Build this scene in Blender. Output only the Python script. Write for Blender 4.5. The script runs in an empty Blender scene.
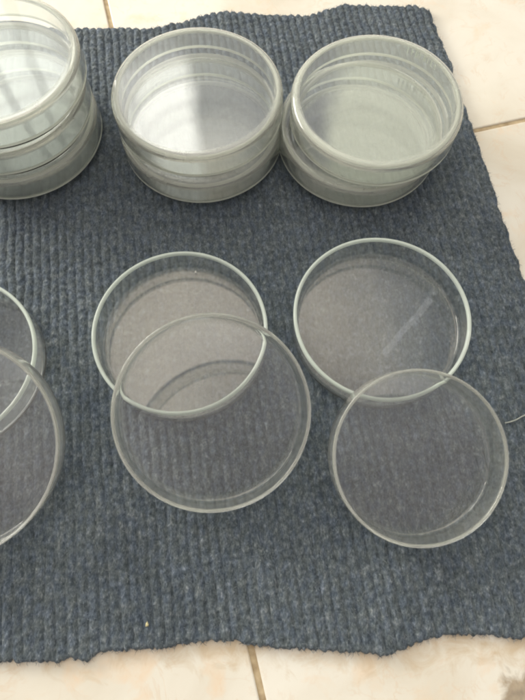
import bpy, math, random
import numpy as np
from mathutils import Matrix, Vector
rng = np.random.default_rng(7); random.seed(7)
S = bpy.context.scene
COL = S.collection
MM = 0.001

# ------------------------------------------------------------------ camera
TH = math.radians(20.17); HC = 292.0; F = 550.0
cam_d = bpy.data.cameras.new('camera'); cam = bpy.data.objects.new('camera', cam_d); COL.objects.link(cam)
cam_d.sensor_fit = 'HORIZONTAL'; cam_d.sensor_width = 36; cam_d.lens = 36 * F / 525
cam_d.clip_start = 0.01; cam_d.clip_end = 50
cam.location = (0, 0, HC * MM); cam.rotation_euler = (TH, 0, 0)
S.camera = cam

def ground(x, y, z=0.0):
    """photo pixel -> point (mm) on the level z"""
    a = (x - 262.5) / F; b = (350 - y) / F
    d = np.array([a, math.sin(TH) + b * math.cos(TH), -math.cos(TH) + b * math.sin(TH)])
    s = (z - HC) / d[2]
    return d[0] * s, d[1] * s

# ------------------------------------------------------------------ materials
def newmat(name):
    m = bpy.data.materials.new(name); m.use_nodes = True
    nt = m.node_tree; nt.nodes.clear()
    out = nt.nodes.new('ShaderNodeOutputMaterial')
    return m, nt, out
def N(nt, t, **kw):
    n = nt.nodes.new(t)
    for k, v in kw.items():
        if k.startswith('i_'): n.inputs[k[2:].replace('_', ' ')].default_value = v
        else: setattr(n, k, v)
    return n
def ramp(nt, stops, interp='LINEAR'):
    r = nt.nodes.new('ShaderNodeValToRGB'); cr = r.color_ramp; cr.interpolation = interp
    while len(cr.elements) < len(stops): cr.elements.new(0.5)
    for e, (p, c) in zip(cr.elements, stops):
        e.position = p; e.color = (*c, 1) if len(c) == 3 else c
    return r
def mathn(nt, op, a=None, b=None, c=None):
    n = nt.nodes.new('ShaderNodeMath'); n.operation = op
    for i, v in enumerate((a, b, c)):
        if v is None: continue
        if isinstance(v, (int, float)): n.inputs[i].default_value = v
        else: nt.links.new(v, n.inputs[i])
    return n.outputs[0]

def glass_mat(name, tint, rough, haze_lo, haze_hi, haze_col, wave=0.055):
    m, nt, out = newmat(name); L = nt.links.new
    tc = N(nt, 'ShaderNodeTexCoord')
    p = N(nt, 'ShaderNodeBsdfPrincipled')
    p.inputs['Base Color'].default_value = (*tint, 1); p.inputs['Roughness'].default_value = rough
    p.inputs['IOR'].default_value = 1.5; p.inputs['Transmission Weight'].default_value = 1
    wav = N(nt, 'ShaderNodeTexNoise'); wav.inputs['Scale'].default_value = 45; wav.inputs['Detail'].default_value = 1
    L(tc.outputs['Object'], wav.inputs['Vector'])
    b = N(nt, 'ShaderNodeBump'); b.inputs['Strength'].default_value = wave; b.inputs['Distance'].default_value = 0.0012
    L(wav.outputs['Fac'], b.inputs['Height']); L(b.outputs['Normal'], p.inputs['Normal'])
    # thin film of dust and wiping smears; on some glass, painted reflected light
    n1 = N(nt, 'ShaderNodeTexNoise'); n1.inputs['Scale'].default_value = 30; n1.inputs['Detail'].default_value = 5
    L(tc.outputs['Object'], n1.inputs['Vector'])
    n2 = N(nt, 'ShaderNodeTexNoise'); n2.inputs['Scale'].default_value = 900; n2.inputs['Detail'].default_value = 2
    L(tc.outputs['Object'], n2.inputs['Vector'])
    mr = N(nt, 'ShaderNodeMapRange'); mr.inputs[1].default_value = 0.35; mr.inputs[2].default_value = 0.7
    mr.inputs[3].default_value = haze_lo; mr.inputs[4].default_value = haze_hi
    L(n1.outputs['Fac'], mr.inputs[0])
    sp = N(nt, 'ShaderNodeMapRange'); sp.inputs[1].default_value = 0.70; sp.inputs[2].default_value = 0.80
    sp.inputs[3].default_value = 0.0; sp.inputs[4].default_value = 0.06
    L(n2.outputs['Fac'], sp.inputs[0])
    fac = mathn(nt, 'ADD', mr.outputs[0], sp.outputs[0])
    d = N(nt, 'ShaderNodeBsdfDiffuse'); d.inputs['Color'].default_value = (*haze_col, 1)
    t = N(nt, 'ShaderNodeBsdfTranslucent'); t.inputs['Color'].default_value = (*haze_col, 1)
    dm = N(nt, 'ShaderNodeMixShader'); dm.inputs[0].default_value = 0.4
    L(d.outputs[0], dm.inputs[1]); L(t.outputs[0], dm.inputs[2])
    mx = N(nt, 'ShaderNodeMixShader')
    L(fac, mx.inputs[0]); L(p.outputs[0], mx.inputs[1]); L(dm.outputs[0], mx.inputs[2])
    L(mx.outputs[0], out.inputs['Surface'])
    return m
M_GLASS = glass_mat('clear_glass', (0.985, 0.992, 0.982), 0.008, 0.004, 0.018, (0.80, 0.82, 0.77), 0.016)
M_WALL = glass_mat('wall_glass', (0.975, 0.988, 0.97), 0.02, 0.008, 0.03, (0.80, 0.83, 0.76))
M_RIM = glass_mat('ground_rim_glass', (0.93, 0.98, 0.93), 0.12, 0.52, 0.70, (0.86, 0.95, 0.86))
M_LRIM = glass_mat('polished_rim_glass', (0.97, 0.985, 0.95), 0.04, 0.18, 0.28, (0.82, 0.85, 0.74))  # pale haze paints the thin bright line along the rim
M_LWALL = glass_mat('lid_wall_glass', (0.975, 0.988, 0.965), 0.02, 0.035, 0.085, (0.82, 0.84, 0.77))
M_SHEENWALL = glass_mat('painted_sheen_wall_glass', (0.975, 0.988, 0.965), 0.02, 0.03, 0.075, (0.86, 0.88, 0.80))  # milky haze paints reflections of the bright surroundings into the stack walls
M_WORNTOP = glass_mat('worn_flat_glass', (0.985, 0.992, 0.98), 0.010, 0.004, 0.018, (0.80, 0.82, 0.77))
M_GLINTRIM = glass_mat('painted_glint_rim_glass', (0.95, 0.985, 0.94), 0.12, 0.58, 0.76, (0.92, 0.95, 0.85))  # strong pale haze paints bright edge lines on stack rims and base corners
M_GLINTEDGE = glass_mat('painted_glint_edge_glass', (0.965, 0.985, 0.95), 0.08, 0.17, 0.30, (0.90, 0.92, 0.82))  # highlight ring of the lid corner, painted as whitish haze
M_EDGE = glass_mat('rounded_edge_glass', (0.975, 0.988, 0.955), 0.04, 0.03, 0.09, (0.82, 0.84, 0.74))  # slight haze paints highlights into the rounded edges

def carpet_mat():
    m, nt, out = newmat('ribbed_carpet'); L = nt.links.new
    tc = N(nt, 'ShaderNodeTexCoord'); at = N(nt, 'ShaderNodeAttribute', attribute_name='fib')
    mp = N(nt, 'ShaderNodeMapping'); mp.inputs['Scale'].default_value = (1, 0.55, 1)
    L(tc.outputs['Object'], mp.inputs['Vector'])
    n1 = N(nt, 'ShaderNodeTexNoise'); n1.inputs['Scale'].default_value = 820; n1.inputs['Detail'].default_value = 3; n1.inputs['Roughness'].default_value = 0.65
    n2 = N(nt, 'ShaderNodeTexNoise'); n2.inputs['Scale'].default_value = 1500; n2.inputs['Detail'].default_value = 2
    n3 = N(nt, 'ShaderNodeTexNoise'); n3.inputs['Scale'].default_value = 26; n3.inputs['Detail'].default_value = 4
    n4 = N(nt, 'ShaderNodeTexNoise'); n4.inputs['Scale'].default_value = 300; n4.inputs['Detail'].default_value = 2
    for n in (n1, n2, n3, n4): L(mp.outputs[0], n.inputs['Vector'])
    a = mathn(nt, 'MULTIPLY', n1.outputs['Fac'], 0.62)
    b = mathn(nt, 'MULTIPLY_ADD', n2.outputs['Fac'], 0.38, a)
    c = mathn(nt, 'ADD', b, at.outputs['Fac'])
    r = ramp(nt, [(0.26, (0.029, 0.038, 0.045)), (0.43, (0.064, 0.081, 0.093)), (0.56, (0.102, 0.124, 0.139)), (0.76, (0.23, 0.26, 0.28))])
    L(c, r.inputs[0])
    # blue and grey fibre mix in patches
    hr = ramp(nt, [(0.35, (0.95, 0.98, 1.07)), (0.5, (1, 1, 1.0)), (0.66, (1.03, 1.01, 0.95))])
    L(n4.outputs['Fac'], hr.inputs[0])
    m1 = N(nt, 'ShaderNodeMix', data_type='RGBA', blend_type='MULTIPLY'); m1.inputs[0].default_value = 1
    L(r.outputs[0], m1.inputs[6]); L(hr.outputs[0], m1.inputs[7])
    wr = ramp(nt, [(0.3, (0.84, 0.84, 0.86)), (0.7, (1.12, 1.1, 1.08))]); L(n3.outputs['Fac'], wr.inputs[0])
    m2 = N(nt, 'ShaderNodeMix', data_type='RGBA', blend_type='MULTIPLY'); m2.inputs[0].default_value = 1
    L(m1.outputs[2], m2.inputs[6]); L(wr.outputs[0], m2.inputs[7])
    p = N(nt, 'ShaderNodeBsdfPrincipled'); p.inputs['Roughness'].default_value = 1.0
    p.inputs['Specular IOR Level'].default_value = 0.12
    p.inputs['Sheen Weight'].default_value = 0.12; p.inputs['Sheen Roughness'].default_value = 0.5
    L(m2.outputs[2], p.inputs['Base Color'])
    bp = N(nt, 'ShaderNodeBump'); bp.inputs['Strength'].default_value = 0.7; bp.inputs['Distance'].default_value = 0.0005
    L(n2.outputs['Fac'], bp.inputs['Height']); L(bp.outputs['Normal'], p.inputs['Normal'])
    L(p.outputs[0], out.inputs['Surface'])
    return m
M_CARPET = carpet_mat()

def tile_mat():
    m, nt, out = newmat('cream_tile'); L = nt.links.new
    tc = N(nt, 'ShaderNodeTexCoord')
    def noise(scale, det, dist=0.0, rough=0.55):
        n = N(nt, 'ShaderNodeTexNoise'); n.inputs['Scale'].default_value = scale; n.inputs['Detail'].default_value = det
        n.inputs['Distortion'].default_value = dist; n.inputs['Roughness'].default_value = rough
        L(tc.outputs['Object'], n.inputs['Vector']); return n
    big = noise(14, 5, 0.6); vein = noise(34, 6, 1.6, 0.6); fine = noise(420, 3); spot = noise(60, 3, 0.4)
    base = ramp(nt, [(0.30, (0.60, 0.55, 0.445)), (0.5, (0.675, 0.64, 0.545)), (0.72, (0.73, 0.705, 0.62))])
    L(big.outputs['Fac'], base.inputs[0])
    v = mathn(nt, 'ABSOLUTE', mathn(nt, 'SUBTRACT', vein.outputs['Fac'], 0.5))
    vm = N(nt, 'ShaderNodeMapRange'); vm.inputs[1].default_value = 0.0; vm.inputs[2].default_value = 0.030; vm.inputs[3].default_value = 0.38; vm.inputs[4].default_value = 0
    L(v, vm.inputs[0])
    gate = N(nt, 'ShaderNodeMapRange'); gate.inputs[1].default_value = 0.46; gate.inputs[2].default_value = 0.62; L(spot.outputs['Fac'], gate.inputs[0])
    vf = mathn(nt, 'MULTIPLY', vm.outputs[0], gate.outputs[0])
    m1 = N(nt, 'ShaderNodeMix', data_type='RGBA'); L(vf, m1.inputs[0]); L(base.outputs[0], m1.inputs[6]); m1.inputs[7].default_value = (0.60, 0.46, 0.32, 1)
    st = N(nt, 'ShaderNodeMapRange'); st.inputs[1].default_value = 0.56; st.inputs[2].default_value = 0.72; st.inputs[4].default_value = 0.55
    st2 = noise(48, 4, 0.3); L(st2.outputs['Fac'], st.inputs[0])
    m2 = N(nt, 'ShaderNodeMix', data_type='RGBA'); L(st.outputs[0], m2.inputs[0]); L(m1.outputs[2], m2.inputs[6]); m2.inputs[7].default_value = (0.70, 0.52, 0.34, 1)
    # worn-through brown patch near one corner of the mat
    px, py = ground(522, 690, -4)
    sx = N(nt, 'ShaderNodeVectorMath', operation='DISTANCE'); sx.inputs[1].default_value = (px * MM + .006, py * MM - .006, -0.0045)
    L(tc.outputs['Object'], sx.inputs[0])
    wn = noise(95, 5, 0.5, 0.6); wn2 = mathn(nt, 'MULTIPLY_ADD', wn.outputs['Fac'], 0.026, sx.outputs['Value'])
    wm = N(nt, 'ShaderNodeMapRange'); wm.inputs[1].default_value = 0.0245; wm.inputs[2].default_value = 0.0305; wm.inputs[3].default_value = 0.8; wm.inputs[4].default_value = 0
    L(wn2, wm.inputs[0])
    m3 = N(nt, 'ShaderNodeMix', data_type='RGBA'); L(wm.outputs[0], m3.inputs[0]); L(m2.outputs[2], m3.inputs[6])
    wc = ramp(nt, [(0.35, (0.13, 0.085, 0.045)), (0.6, (0.30, 0.22, 0.13))]); L(fine.outputs['Fac'], wc.inputs[0])
    wmix = noise(160, 3); wc2 = ramp(nt, [(0.35, (0.16, 0.11, 0.06)), (0.65, (0.33, 0.25, 0.15))]); L(wmix.outputs['Fac'], wc2.inputs[0])
    L(wc2.outputs[0], m3.inputs[7])
    so = N(nt, 'ShaderNodeSeparateXYZ'); L(tc.outputs['Object'], so.inputs[0])
    dd = mathn(nt, 'ABSOLUTE', mathn(nt, 'SUBTRACT', so.outputs[1], -0.041))
    d1 = noise(75, 6, 0.9, 0.65); dq = mathn(nt, 'MULTIPLY_ADD', d1.outputs['Fac'], -0.055, mathn(nt, 'ADD', dd, 0.032))
    dm = N(nt, 'ShaderNodeMapRange'); dm.inputs[1].default_value = 0.0; dm.inputs[2].default_value = 0.016; dm.inputs[3].default_value = 0.75; dm.inputs[4].default_value = 0
    L(dq, dm.inputs[0])
    m4 = N(nt, 'ShaderNodeMix', data_type='RGBA'); L(dm.outputs[0], m4.inputs[0]); L(m3.outputs[2], m4.inputs[6]); m4.inputs[7].default_value = (0.50, 0.38, 0.23, 1)
    m3 = m4
    p = N(nt, 'ShaderNodeBsdfPrincipled'); p.inputs['Roughness'].default_value = 0.42; p.inputs['Specular IOR Level'].default_value = 0.35
    L(m3.outputs[2], p.inputs['Base Color'])
    bp = N(nt, 'ShaderNodeBump'); bp.inputs['Strength'].default_value = 0.25; bp.inputs['Distance'].default_value = 0.001
    L(vein.outputs['Fac'], bp.inputs['Height']); L(bp.outputs['Normal'], p.inputs['Normal'])
    L(p.outputs[0], out.inputs['Surface'])
    return m
def grout_mat():
    m, nt, out = newmat('brown_grout'); L = nt.links.new
    tc = N(nt, 'ShaderNodeTexCoord'); n = N(nt, 'ShaderNodeTexNoise'); n.inputs['Scale'].default_value = 220; n.inputs['Detail'].default_value = 4
    L(tc.outputs['Object'], n.inputs['Vector'])
    r = ramp(nt, [(0.3, (0.30, 0.22, 0.125)), (0.7, (0.50, 0.40, 0.25))]); L(n.outputs['Fac'], r.inputs[0])
    p = N(nt, 'ShaderNodeBsdfPrincipled'); p.inputs['Roughness'].default_value = 0.9
    L(r.outputs[0], p.inputs['Base Color']); L(p.outputs[0], out.inputs['Surface'])
    return m
def plain_mat(name, c, rough=0.8):
    m, nt, out = newmat(name)
    tc = N(nt, 'ShaderNodeTexCoord'); n = N(nt, 'ShaderNodeTexNoise'); n.inputs['Scale'].default_value = 700
    nt.links.new(tc.outputs['Object'], n.inputs['Vector'])
    r = ramp(nt, [(0.3, tuple(v * .75 for v in c)), (0.7, c)]); nt.links.new(n.outputs['Fac'], r.inputs[0])
    p = N(nt, 'ShaderNodeBsdfPrincipled'); p.inputs['Roughness'].default_value = rough
    nt.links.new(r.outputs[0], p.inputs['Base Color']); nt.links.new(p.outputs[0], out.inputs['Surface'])
    return m

# ------------------------------------------------------------------ helpers
def link(name, verts, faces, mat, parent=None, smooth=True):
    me = bpy.data.meshes.new(name); me.from_pydata([tuple(v) for v in verts], [], faces); me.update()
    for m in (mat if isinstance(mat, (list, tuple)) else [mat]): me.materials.append(m)
    if smooth: me.polygons.foreach_set('use_smooth', [True] * len(me.polygons))
    o = bpy.data.objects.new(name, me); COL.objects.link(o)
    if parent: o.parent = parent
    return o
def tag(o, label=None, cat=None, group=None, kind=None):
    for k, v in (('label', label), ('category', cat), ('group', group), ('kind', kind)):
        if v: o[k] = v
    return o

# ------------------------------------------------------------------ tiled floor
def build_floor():
    T = 345.0; G = 2.8; Z = -4.5; ang = math.radians(14.6)
    ca, sa = math.cos(ang), math.sin(ang)
    p0 = np.array(ground(251.5, 650, Z)); ph = np.array(ground(490, 127, Z))
    ex = np.array([ca, sa]); ey = np.array([-sa, ca])
    u0 = p0 @ ex; v0 = ph @ ey
    V = []; Fc = []; mi = []
    prof = [(0.0, -2.2), (0.25, -0.45), (0.75, -0.08), (1.4, 0.0)]        # (inset, height): softly worn tile edge
    for i in range(-6, 6):
        for j in range(-6, 6):
            ua, ub = u0 + i * T + G / 2, u0 + (i + 1) * T - G / 2
            va, vb = v0 + j * T + G / 2, v0 + (j + 1) * T - G / 2
            dz = random.uniform(-.15, .15); rings = []
            for ins, h in prof:
                ring = []
                for (u, v) in ((ua + ins, va + ins), (ub - ins, va + ins), (ub - ins, vb - ins), (ua + ins, vb - ins)):
                    q = ex * u + ey * v
                    ring.append(len(V)); V.append((q[0] * MM, q[1] * MM, (Z + h + (dz if h > -2 else 0)) * MM))
                rings.append(ring)
            for a, b in zip(rings, rings[1:]):
                for k in range(4):
                    Fc.append((a[k], a[(k + 1) % 4], b[(k + 1) % 4], b[k])); mi.append(0)
            Fc.append(tuple(rings[-1])); mi.append(0)
    n = len(V); R = 2.6
    V += [(-R, -R, (Z - 1.1) * MM), (R, -R, (Z - 1.1) * MM), (R, R, (Z - 1.1) * MM), (-R, R, (Z - 1.1) * MM)]
    Fc.append((n, n + 1, n + 2, n + 3)); mi.append(1)
    o = link('floor', V, Fc, [tile_mat(), grout_mat()], smooth=False)
    o.data.polygons.foreach_set('material_index', mi)
    tag(o, 'cream stone-look floor tiles with brown grout lines', None, None, 'structure')
build_floor()

# ------------------------------------------------------------------ ribbed carpet mat
def vnoise(x, y, seed):
    """smooth value noise on a hashed lattice, 0..1"""
    xi = np.floor(x).astype(np.int64); yi = np.floor(y).astype(np.int64); fx = x - xi; fy = y - yi
    fx = fx * fx * (3 - 2 * fx); fy = fy * fy * (3 - 2 * fy)
    def h(a, b):
        n = (a * 374761393 + b * 668265263 + seed * 144665) & 0x7fffffff
        n = ((n ^ (n >> 13)) * 1274126177) & 0x7fffffff
        return ((n ^ (n >> 16)) & 0xffff) / 65535.0
    return (h(xi, yi) * (1 - fx) + h(xi + 1, yi) * fx) * (1 - fy) + (h(xi, yi + 1) * (1 - fx) + h(xi + 1, yi + 1) * fx) * fy
def build_mat():
    ang = math.radians(8.4); ca, sa = math.cos(ang), math.sin(ang)
    def uv(px, z=-1.5):
        x, y = ground(px[0], px[1], z); return x * ca + y * sa, -x * sa + y * ca
    bot = [uv(p) for p in ((-200, 668), (0, 663), (45, 661.5), (86, 661), (104, 652), (130, 650), (170, 646), (195, 641.5), (230, 641), (260, 646), (300, 650.5), (335, 653), (385, 655.5), (402, 650), (420, 642.5), (445, 635), (480, 634.5), (525, 639), (700, 650))]
    top = [uv(p) for p in ((-160, 24), (-60, 29), (0, 29), (80, 27.5), (150, 28), (180, 22), (205, 14.5), (225, 11), (260, 14), (305, 15.5), (328, 9), (345, 4), (395, 6), (415, 5), (426, 9))]
    PITCH = 5.15; U0, U1 = -262.0, 177.0
    us = np.arange(U0, U1 + .3, 0.6); nt_ = 620
    tt = np.linspace(0, 1, nt_)
    Ug, Tg = np.meshgrid(us, tt, indexing='ij')
    vb = np.interp(Ug, [p[0] for p in bot], [p[1] for p in bot]); vt = np.interp(Ug, [p[0] for p in top], [p[1] for p in top])
    # rib ends are rounded and ragged
    ribi = np.floor(Ug / PITCH); ph = (Ug / PITCH - ribi) * 2 - 1
    rag = vnoise(ribi * 1.7, ribi * 0 + .5, 3)
    vt = vt + 0.9 * (1 - ph ** 2) + (rag - .5) * 2.0 + (vnoise(Ug / 1.1, Ug * 0 + .3, 5) - .5) * 1.6 - .6
    vb = vb - 0.15 * (1 - ph ** 2) - (vnoise(Ug / 1.1, Ug * 0 + .3, 9) - .5) * 2.0 - (vnoise(Ug / 6, Ug * 0 + .3, 8) - .5) * 2.0
    Vg = vb + (vt - vb) * Tg
    # side edge wobble
    edge = np.clip((Ug - (U1 - 14)) / 14, 0, 1)
    Uo = Ug + edge * ((vnoise(Vg / 5, Vg * 0 + .4, 11) - .5) * 2.2 + (vnoise(Vg / 30, Vg * 0 + .4, 12) - .5) * 3)
    wob = (vnoise(Vg / 14, ribi * 0.37, 21) - .5) * 1.5
    phw = ((Ug + wob) / PITCH - np.floor((Ug + wob) / PITCH)) * 2 - 1
    rib = np.sqrt(np.clip(1 - np.abs(phw) ** 2.0, 0, 1))
    ri2 = np.floor((Ug + wob) / PITCH)
    knot = vnoise(Vg / 2.1 + ri2 * 7.13, ri2 * 3.7, 31)
    fuzz = vnoise(Ug / .9, Vg / 1.2, 41) * .6 + vnoise(Ug / 1.9, Vg / 2.6, 42) * .4
    z = -2.25 + 1.9 * rib * (0.80 + .28 * knot) + (fuzz - .5) * .95
    near_end = np.clip(np.minimum(Vg - vb, vt - Vg) / 5.0, 0, 1); z = z * (0.35 + 0.65 * near_end) - 0.45 * (1 - near_end)
    ends = np.minimum(np.minimum((Vg - vb), (vt - Vg)), (U1 - Ug) + .2)
    fall = np.clip(ends / 1.8, 0, 1); z = z - (1 - np.sqrt(np.clip(1 - (1 - fall) ** 2, 0, 1))) * 2.2
    # gentle lift along the frayed near edge
    z = np.minimum(z, -0.05)
    X = (Uo * ca - Vg * sa) * MM; Y = (Uo * sa + Vg * ca) * MM
    nu, nv = Ug.shape
    top_v = np.stack([X, Y, z * MM], -1).reshape(-1, 3)
    idx = np.arange(nu * nv).reshape(nu, nv)
    q = np.stack([idx[:-1, :-1], idx[1:, :-1], idx[1:, 1:], idx[:-1, 1:]], -1).reshape(-1, 4)
    # skirt down to the tile
    border = np.concatenate([idx[:, 0], idx[-1, 1:], idx[::-1, -1][1:], idx[0, ::-1][1:-1]])
    low = top_v[border].copy(); low[:, 2] = -4.35 * MM
    nb = len(border); base = nu * nv
    nxt = np.roll(np.arange(nb), -1)
    sk = np.stack([border, base + np.arange(nb), base + nxt, border[nxt]], -1)
    # loose fibres standing out of the ribs
    NF = 60000
    fi = rng.integers(0, nu - 1, NF); fj = rng.integers(0, nv - 1, NF)
    extra = 2500                                                          # more of them along the cut edges
    side = rng.integers(0, 3, extra)
    fi[:extra] = np.where(side == 2, nu - 1 - rng.integers(0, 4, extra), fi[:extra]); fj[:extra] = np.where(side == 0, rng.integers(0, 3, extra), np.where(side == 1, nv - 1 - rng.integers(0, 3, extra), fj[:extra]))
    P = top_v.reshape(nu, nv, 3)[fi, fj]
    a = rng.uniform(0, 2 * np.pi, NF); le = rng.uniform(.7, 2.2, NF) * MM
    d = np.stack([np.cos(a), np.sin(a), np.zeros(NF)], -1); s = np.stack([-np.sin(a), np.cos(a), np.zeros(NF)], -1)
    lift = rng.uniform(.1, .5, NF)[:, None] * MM * np.array([0, 0, 1]); w = rng.uniform(.05, .10, NF)[:, None] * MM
    bend = rng.normal(0, .35, NF)[:, None] * le[:, None]
    p0 = P - [0, 0, .0002]; p1 = P + d * le[:, None] * .5 + s * bend * .5 + lift; p2 = P + d * le[:, None] + s * bend * 1.6 + lift * rng.uniform(0, .6, NF)[:, None]
    for p in (p0, p1, p2): p[:, 2] = np.minimum(p[:, 2], -0.0 * MM)
    fv = np.stack([p0 - s * w, p0 + s * w, p1 - s * w, p1 + s * w, p2 - s * w * .5, p2 + s * w * .5], 1).reshape(-1, 3)
    fb = base + nb + np.arange(NF) * 6
    fq = np.concatenate([np.stack([fb, fb + 1, fb + 3, fb + 2], -1), np.stack([fb + 2, fb + 3, fb + 5, fb + 4], -1)])
    V = np.concatenate([top_v, low, fv]).astype(np.float32); Q = np.concatenate([q, sk, fq]).astype(np.int32)
    me = bpy.data.meshes.new('carpet_mat')
    me.vertices.add(len(V)); me.vertices.foreach_set('co', V.ravel())
    me.loops.add(Q.size); me.loops.foreach_set('vertex_index', Q.ravel())
    me.polygons.add(len(Q)); me.polygons.foreach_set('loop_start', np.arange(0, Q.size, 4, dtype=np.int32))
    me.polygons.foreach_set('use_smooth', np.ones(len(Q), dtype=bool))
    me.update(calc_edges=True); me.validate()
    at = me.attributes.new('fib', 'FLOAT', 'POINT')
    val = np.zeros(len(V), np.float32); val[base + nb:] = np.repeat(rng.normal(0.05, .09, NF), 6)
    val[:base] = ((knot - .5) * .10 + (vnoise(Ug / 1.5, Vg / 2.0, 77) - .5) * .13).ravel()
    at.data.foreach_set('value', val)
    me.materials.append(M_CARPET)
    o = bpy.data.objects.new('carpet_mat', me); COL.objects.link(o)
    tag(o, 'blue-grey ribbed carpet mat with frayed edges lying on cream tiles', 'mat')
build_mat()

# ------------------------------------------------------------------ petri dishes
SEG = 192
def arc(cx, cz, r, a0, a1, n):
    return [(cx + r * math.cos(a0 + (a1 - a0) * k / n), cz + r * math.sin(a0 + (a1 - a0) * k / n)) for k in range(n + 1)]
def dish_profile(R, h, w, t, ro, ri):
    """three runs (radius, height): under/over side of the floor, wall with fillets, rounded rim"""
    P = math.pi; rt = w / 2; zr = h - rt
    fl_out = [(0, 0), (R * .5, 0), (R - ro - .9, 0)]
    fl_in = [(R - w - ri - .9, t), (R * .5, t), (0, t)]
    wall_out = [(R - ro - .9, 0), (R - ro - .4, 0)] + arc(R - ro, ro, ro, -P / 2, 0, 8) + [(R, h * .5), (R, zr - .9)]
    wall_in = [(R - w, zr - .9), (R - w, h * .5)] + [(a, b) for a, b in arc(R - w - ri, t + ri, ri, 0, -P / 2, 7)] + [(R - w - ri - .4, t), (R - w - ri - .9, t)]
    rim = [(R, zr - .9), (R, zr - .4)] + arc(R - rt, zr, rt, 0, P, 10) + [(R - w, zr - .4), (R - w, zr - .9)]
    return [fl_out, fl_in], [wall_out, wall_in], [rim]
def lathe(runs, h, flip, seed, wob, corner=None):
    V = []; Fc = []; MI = []
    for run in runs:
        rows = []
        for (r, z) in run:
            if flip: z = h - z
            if r < 1e-6:
                rows.append([len(V)]); V.append((0, 0, z * MM)); continue
            row = []
            for k in range(SEG):
                a = 2 * math.pi * k / SEG
                e = wob * (math.sin(2 * a + seed) + .6 * math.sin(3 * a + 2.1 * seed) + .3 * math.sin(7 * a + seed * 3)) * (r / 50)
                ez = wob * .7 * (math.sin(2 * a + seed * 1.7) + .5 * math.sin(5 * a + seed)) * (z / h if not flip else 1 - z / h)
                row.append(len(V)); V.append(((r + e) * math.cos(a) * MM, (r + e) * math.sin(a) * MM, (z + ez) * MM))
            rows.append(row)
        for A, B in zip(rows, rows[1:]):
            for k in range(SEG):
                k2 = (k + 1) % SEG
                if len(A) == 1: f = (A[0], B[k2], B[k])
                elif len(B) == 1: f = (A[k], A[k2], B[0])
                else: f = (A[k], A[k2], B[k2], B[k])
                Fc.append(f[::-1] if flip else f)
                MI.append(1 if corner and run is runs[0] and corner(A[0], B[0], V) else 0)
    return V, Fc, MI
def make_dish(R, h, lid, seed, w=1.7, t=1.9, ro=2.6, ri=1.9, wob=.09, worn=False, loose=False):
    """an open dish, or the same shape turned face up as a lid"""
    root = bpy.data.objects.new('glass_cover' if lid or loose else 'petri_dish', None); COL.objects.link(root); root.empty_display_size = .02
    fl, wl, rm = dish_profile(R, h, w, t, ro, ri)
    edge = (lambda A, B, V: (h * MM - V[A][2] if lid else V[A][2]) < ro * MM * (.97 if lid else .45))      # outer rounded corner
    mt, mw, mr, me_ = (M_WORNTOP, M_SHEENWALL, M_GLINTRIM, M_GLINTEDGE if lid else M_GLINTRIM) if worn else (M_GLASS, M_WALL, M_LRIM if lid or loose else M_RIM, M_EDGE)  # worn picks the stack glass with reflections and glints painted in as haze
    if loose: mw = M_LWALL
    for nm, runs, m in (('flat_top' if lid or loose else 'base_disc', fl, mt), ('side_wall', wl, [mw, me_]), ('rim', rm, mr)):
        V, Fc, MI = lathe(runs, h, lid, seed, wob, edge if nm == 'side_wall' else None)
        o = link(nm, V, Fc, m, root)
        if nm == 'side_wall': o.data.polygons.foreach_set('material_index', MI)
    return root
def copy_thing(o):
    c = o.copy(); COL.objects.link(c)
    for ch in list(o.children):
        d = ch.copy(); COL.objects.link(d); d.parent = c
    return c
def place(o, x, y, z, spin=0.0, tilt=0.0, toward=0.0):
    """tilt raises the side that faces the heading 'toward' (radians from +x)"""
    o.matrix_world = Matrix.Translation((x * MM, y * MM, z * MM)) @ Matrix.Rotation(tilt, 4, Vector((math.sin(toward), -math.cos(toward), 0))) @ Matrix.Rotation(spin, 4, 'Z')
    return o

R_B, H_B = 48.3, 19.0      # stacked dish
R_L, H_L, T_L = 50.8, 16.5, 2.0
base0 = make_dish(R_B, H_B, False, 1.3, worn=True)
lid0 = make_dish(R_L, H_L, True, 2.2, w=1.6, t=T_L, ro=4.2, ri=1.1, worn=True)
used = {'b': False, 'l': False}
def get(k, src):
    if not used[k]: used[k] = True; return src
    return copy_thing(src)
def closed_pair(x, y, z, lx, ly, spin, lab_b, lab_l):
    b = place(get('b', base0), x, y, z, spin)
    tag(b, lab_b, 'petri dish', 'closed glass dishes in the three stacks')
    l = place(get('l', lid0), x + lx, y + ly, z + H_B - (H_L - T_L) + .08, spin * 1.7 + 1)
    tag(l, lab_l, 'lid', 'glass lids on the stacked dishes')
    return b, l
STEP = H_B + T_L + .16
# tall stack cut by the frame: three closed dishes
pair = closed_pair
pair(-155.3, 255.5, .1, .3, -.2, .4, 'clear glass petri dish at the bottom of the tall three-high stack', 'glass lid on the lowest dish of the tall three-high stack')
pair(-155.5, 256.5, .1 + STEP, -.2, .2, 2.0, 'clear glass petri dish in the middle of the tall three-high stack', 'glass lid on the middle dish of the tall three-high stack')
pair(-153, 257, .1 + 2 * STEP, .2, .2, 3.1, 'clear glass petri dish at the top of the tall three-high stack', 'topmost glass lid on the tall three-high stack, reflecting a barred window')
# two-high stack between the others
pair(-38.6, 252.5, .1, .2, .2, 1.1, 'clear glass petri dish at the bottom of the middle two-high stack', 'glass lid on the lower dish of the middle two-high stack')
pair(-38.5, 255.5, .1 + STEP, -.2, .1, 5.0, 'clear glass petri dish at the top of the middle two-high stack', 'top glass lid of the middle two-high stack, with a white window reflection')
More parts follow.
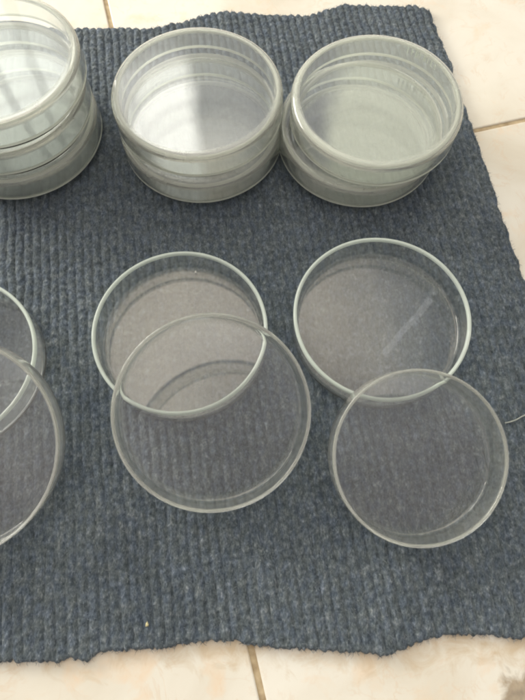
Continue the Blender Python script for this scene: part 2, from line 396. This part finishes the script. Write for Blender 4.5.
# two-high stack by the mat's side edge, its upper dish slid sideways
pair(61, 249.5, .1, -.2, .1, 2.7, 'clear glass petri dish at the bottom of the right two-high stack', 'lower glass lid of the right two-high stack, jutting out beneath the shifted upper dish')
tb, tl = pair(67, 249.5, .1 + STEP, .2, -.2, 4.0, 'clear glass petri dish at the top of the right two-high stack, shifted sideways', 'top glass lid of the right two-high stack, faint moulded marks on its wall')

# moulded, worn marks on the wall of the topmost lid of the side stack
def moulded_marks(lid):
    V = []; Fc = []
    glyphs = ['I', 'I-', 'O', 'I', 'N', 'I', 'I=', 'E']
    def bar(a0, z0, a1, z1, wd):
        r0, r1 = R_L - .05, R_L + .35
        dx, dz = (a1 - a0) * R_L, z1 - z0; ln = math.hypot(dx, dz); ox, oz = -dz / ln * wd / 2 / R_L, dx / ln * wd / 2
        pts = [(a0 + ox, z0 + oz), (a1 + ox, z1 + oz), (a1 - ox, z1 - oz), (a0 - ox, z0 - oz)]
        n = len(V)
        for r in (r0, r1):
            for a, z in pts: V.append((r * math.cos(a) * MM, r * math.sin(a) * MM, z * MM))
        Fc.extend([(n + 4, n + 5, n + 6, n + 7), (n + 3, n + 2, n + 1, n)] + [(n + k, n + (k + 1) % 4, n + 4 + (k + 1) % 4, n + 4 + k) for k in range(4)])
    for i, g in enumerate(glyphs):
        a = -i * 0.058; z0, z1 = 6.2, 11.0; w = .022
        bar(a, z0, a, z1, .7)
        if g == 'O': bar(a - w, z0, a - w, z1, .7); bar(a, z1, a - w, z1, .6); bar(a, z0, a - w, z0, .6)
        if g == 'N': bar(a - w, z0, a - w, z1, .7); bar(a, z1, a - w, z0, .6)
        if g == 'I-': bar(a, (z0 + z1) / 2, a - w, (z0 + z1) / 2, .6)
        if g in ('I=', 'E'): bar(a, z1, a - w, z1, .6); bar(a, z0, a - w, z0, .6)
        if g == 'E': bar(a, (z0 + z1) / 2, a - w, (z0 + z1) / 2, .6)
    o = link('moulded_marks', V, Fc, M_RIM, lid, smooth=False)
    th = math.radians(62) - (lid.matrix_world.to_euler().z) % (2 * math.pi)
    o.rotation_euler = (0, 0, th)
    tag(o, 'worn moulded marks in the glass')
moulded_marks(tl)

# open dishes, each with a lid leaning on its rim
H_O = 18.0
openA = tag(place(make_dish(47.5, H_O, False, .6, w=2.0), -44.6, 113.1, .1, .7), 'open glass dish with pale green rim, in the middle of the mat', 'petri dish', 'open glass dishes on the mat')
openB = tag(place(make_dish(48.4, H_O, False, 3.6, w=2.0), 65.1, 121.2, .1, 2.2), 'open glass dish nearest the side edge of the mat, under the smallest lid', 'petri dish', 'open glass dishes on the mat')
openE = tag(place(make_dish(47.8, H_O, False, 5.1, w=2.0), -168, 96, .1, 1.2), 'open glass dish cut off by the photo frame, below the tall stack', 'petri dish', 'open glass dishes on the mat')
def lean_lid(R, h, cx, cy, host, hostR, seed, label, **kw):
    """an upturned lid: its far bottom edge on the mat, its flat underside on the host's rim"""
    dx, dy = host.location.x / MM - cx, host.location.y / MM - cy
    s = math.hypot(dx, dy) - hostR + 1.0; far = R - kw['ro'] * .6
    al = math.asin((H_O + .3) / (s + far))
    l = make_dish(R, h, False, seed, loose=True, **kw)
    place(l, cx, cy, far * math.sin(al) + .15, seed, al, math.atan2(dy, dx))
    return tag(l, label, 'lid', 'glass lids leaning on open dishes')
lean_lid(48.4, 16.0, -25.9, 68.4, openA, 47.5, 2.9, 'upturned clear glass lid leaning on the open dish in the middle of the mat', w=1.7, t=2.0, ro=3.2, ri=2.2)
lean_lid(42.3, 19.0, 74.8, 47.2, openB, 48.4, 4.4, 'smallest upturned glass lid, leaning on an open dish and touching a loose thread', w=1.6, t=2.0, ro=2.8, ri=2.0)
lean_lid(53.3, 16.0, -152.6, 50.9, openE, 47.8, 0.9, 'upturned glass lid cut off by the photo frame, leaning on the cut-off open dish', w=1.8, t=2.0, ro=3.2, ri=2.2)

# ------------------------------------------------------------------ small things on the mat
def tube(name, pts, r, mat):
    V = []; Fc = []; n = 6
    for i, p in enumerate(pts):
        a = np.array(pts[max(i - 1, 0)]); b = np.array(pts[min(i + 1, len(pts) - 1)]); d = (b - a) / np.linalg.norm(b - a)
        s = np.cross(d, [0, 0, 1]); s /= np.linalg.norm(s); u = np.cross(s, d)
        for k in range(n):
            q = np.array(p) + r * (math.cos(2 * math.pi * k / n) * s + math.sin(2 * math.pi * k / n) * u); V.append(tuple(q * MM))
    for i in range(len(pts) - 1):
        for k in range(n): Fc.append((i * n + k, i * n + (k + 1) % n, (i + 1) * n + (k + 1) % n, (i + 1) * n + k))
    Fc += [tuple(range(n))[::-1], tuple(range((len(pts) - 1) * n, len(pts) * n))]
    return link(name, V, Fc, mat)
pp = [(505, 423), (510, 422), (516, 420), (522, 416.5), (530, 413), (541, 411), (552, 412)]
pts = []
for i in range(len(pp) - 1):
    for k in range(4):
        f = k / 4; x = pp[i][0] * (1 - f) + pp[i + 1][0] * f; y = pp[i][1] * (1 - f) + pp[i + 1][1] * f
        g = ground(x, y); pts.append((g[0], g[1], .15 + .1 * math.sin(i + f)))
tag(tube('loose_thread', pts, .38, plain_mat('pale_thread', (0.34, 0.36, 0.32))), 'short pale loose thread lying on the mat beside the smallest lid', 'thread')
def crumb(g, zc, r, label, c):
    V = []; Fc = []; nu_, nv_ = 8, 6
    for j in range(nv_ + 1):
        for k in range(nu_):
            a = 2 * math.pi * k / nu_; b = math.pi * j / nv_
            e = r * (1 + .35 * math.sin(3 * a + j) * math.sin(b)); V.append(((g[0] + e * .7 * math.sin(b) * math.cos(a)) * MM, (g[1] + e * math.sin(b) * math.sin(a)) * MM, (zc + e * .5 * math.cos(b)) * MM))
    for j in range(nv_):
        for k in range(nu_): Fc.append((j * nu_ + k, (j + 1) * nu_ + k, (j + 1) * nu_ + (k + 1) % nu_, j * nu_ + (k + 1) % nu_))
    tag(link('crumb', V, Fc, plain_mat('crumb_matter', c)), label, 'crumb')
crumb(ground(147, 624.5), -.1, 1.1, 'tiny yellowish crumb on the mat near its frayed edge', (0.55, 0.5, 0.28))
crumb((-39.6, 155.6), 2.35, .65, 'tiny white speck painted as a glint inside the middle open dish, against its far wall', (0.9, 0.9, 0.86))  # glint on the dish, modelled as a white speck

# ------------------------------------------------------------------ light: ambient of the place and its windows
W = bpy.data.worlds.new('World'); S.world = W; W.use_nodes = True
nt = W.node_tree; nt.nodes.clear(); L = nt.links.new
wo = nt.nodes.new('ShaderNodeOutputWorld'); bg = nt.nodes.new('ShaderNodeBackground'); L(bg.outputs[0], wo.inputs['Surface'])
tc = N(nt, 'ShaderNodeTexCoord'); DIR = tc.outputs['Generated']
el = math.radians(68)
dt = N(nt, 'ShaderNodeVectorMath', operation='DOT_PRODUCT'); dt.inputs[1].default_value = (-math.cos(el) * .20, math.cos(el) * .98, math.sin(el)); L(DIR, dt.inputs[0])
nz = N(nt, 'ShaderNodeTexNoise'); nz.inputs['Scale'].default_value = 3.2; nz.inputs['Detail'].default_value = 3; L(DIR, nz.inputs['Vector'])
dn = mathn(nt, 'MULTIPLY_ADD', mathn(nt, 'SUBTRACT', nz.outputs['Fac'], 0.5), 0.05, dt.outputs['Value'])
r = ramp(nt, [(0.0, (0.50, 0.485, 0.46)), (0.42, (0.66, 0.60, 0.585)), (0.62, (0.98, 0.89, 0.87)), (0.80, (0.86, 0.81, 0.79)), (0.925, (0.84, 0.84, 0.84)), (0.948, (1.5, 1.46, 1.38)), (0.976, (2.85, 2.58, 2.18)), (1.0, (3.3, 2.98, 2.5))])
L(dn, r.inputs[0])
# room surfaces are never even: broad lighter and darker areas
n5 = N(nt, 'ShaderNodeTexNoise'); n5.inputs['Scale'].default_value = 2.1; n5.inputs['Detail'].default_value = 4; L(DIR, n5.inputs['Vector'])
vr = ramp(nt, [(0.36, (0.62, 0.60, 0.60)), (0.5, (1, 1, 1)), (0.66, (1.25, 1.24, 1.2))]); L(n5.outputs['Fac'], vr.inputs[0])
mx = N(nt, 'ShaderNodeMix', data_type='RGBA', blend_type='MULTIPLY'); mx.inputs[0].default_value = 1; L(r.outputs[0], mx.inputs[6]); L(vr.outputs[0], mx.inputs[7])
sep = N(nt, 'ShaderNodeSeparateXYZ'); L(DIR, sep.inputs[0])
wob = mathn(nt, 'MULTIPLY', mathn(nt, 'SUBTRACT', nz.outputs['Fac'], 0.5), 9.0)
az = mathn(nt, 'ADD', mathn(nt, 'MULTIPLY', mathn(nt, 'ARCTAN2', sep.outputs[0], sep.outputs[1]), 57.29578), wob)
ev = mathn(nt, 'ADD', mathn(nt, 'MULTIPLY', mathn(nt, 'ARCSINE', sep.outputs[2]), 57.29578), wob)
def sstep(v, a, b):
    m = N(nt, 'ShaderNodeMapRange', interpolation_type='SMOOTHSTEP'); m.inputs[1].default_value = a; m.inputs[2].default_value = b; L(v, m.inputs[0]); return m.outputs[0]
def mul(*v):
    o = v[0]
    for q in v[1:]: o = mathn(nt, 'MULTIPLY', o, q)
    return o
def box(a0, a1, e0, e1, sa=1.5, se=2.0):
    return mul(sstep(az, a0 - sa, a0 + sa), sstep(az, a1 + sa, a1 - sa), sstep(ev, e0 - se, e0 + se), sstep(ev, e1 + se, e1 - se))
def bar(c, w): return mathn(nt, 'SUBTRACT', 1.0, mul(sstep(az, c - w, c - w * .4), sstep(az, c + w, c + w * .4), 0.55))
col = mx.outputs[2]
for mask, c in ((mul(box(-58, -21, 20, 49), bar(-25.9, .7), bar(-29.4, .7), bar(-36, 1.2)), (2.3, 2.32, 2.2)),
                (box(-19.5, -9.4, 41, 57, 1.5, 1.5), (3.5, 3.42, 3.22)),
                (box(9.5, 44, 30, 56, 2.0, 3.0), (1.85, 1.84, 1.52))):
    m = N(nt, 'ShaderNodeMix', data_type='RGBA'); L(mask, m.inputs[0]); L(col, m.inputs[6]); m.inputs[7].default_value = (*c, 1); col = m.outputs[2]
L(col, bg.inputs['Color']); bg.inputs['Strength'].default_value = 0.97

def lamp(name, loc, target, sx, sy, rad, colr):
    d = bpy.data.lights.new(name, 'AREA'); d.shape = 'RECTANGLE'; d.size = sx; d.size_y = sy
    d.energy = rad * math.pi * sx * sy; d.color = colr
    o = bpy.data.objects.new(name, d); COL.objects.link(o); o.location = loc
    o.rotation_euler = (Vector(target) - Vector(loc)).to_track_quat('-Z', 'Y').to_euler()
lamp('side_fill_light', (-0.95, 0.75, 0.36), (0, .15, 0), .75, .34, 19.0, (1.0, .96, .87))  # unseen low lamp added for falloff over the mat and left-edge highlights
lamp('ceiling_tube_light', (.81, 1.17, 2.4), (.1, .15, 0), .034, .55, .75, (.95, .98, 1.0))
bpy.data.objects['ceiling_tube_light'].rotation_euler = (0, 0, -math.atan2(.29, .33))

# ------------------------------------------------------------------ render settings
S.render.engine = 'CYCLES'
c = S.cycles
c.max_bounces = 32; c.transmission_bounces = 32; c.glossy_bounces = 12; c.diffuse_bounces = 4; c.transparent_max_bounces = 16
c.caustics_reflective = True; c.caustics_refractive = True; c.blur_glossy = 0.3; c.sample_clamp_indirect = 8
c.use_denoising = True; c.denoiser = 'OPENIMAGEDENOISE'; c.denoising_prefilter = 'ACCURATE'; c.filter_width = 2.0
S.view_settings.view_transform = 'Standard'; S.view_settings.look = 'None'; S.view_settings.exposure = 0.16; S.view_settings.gamma = 1
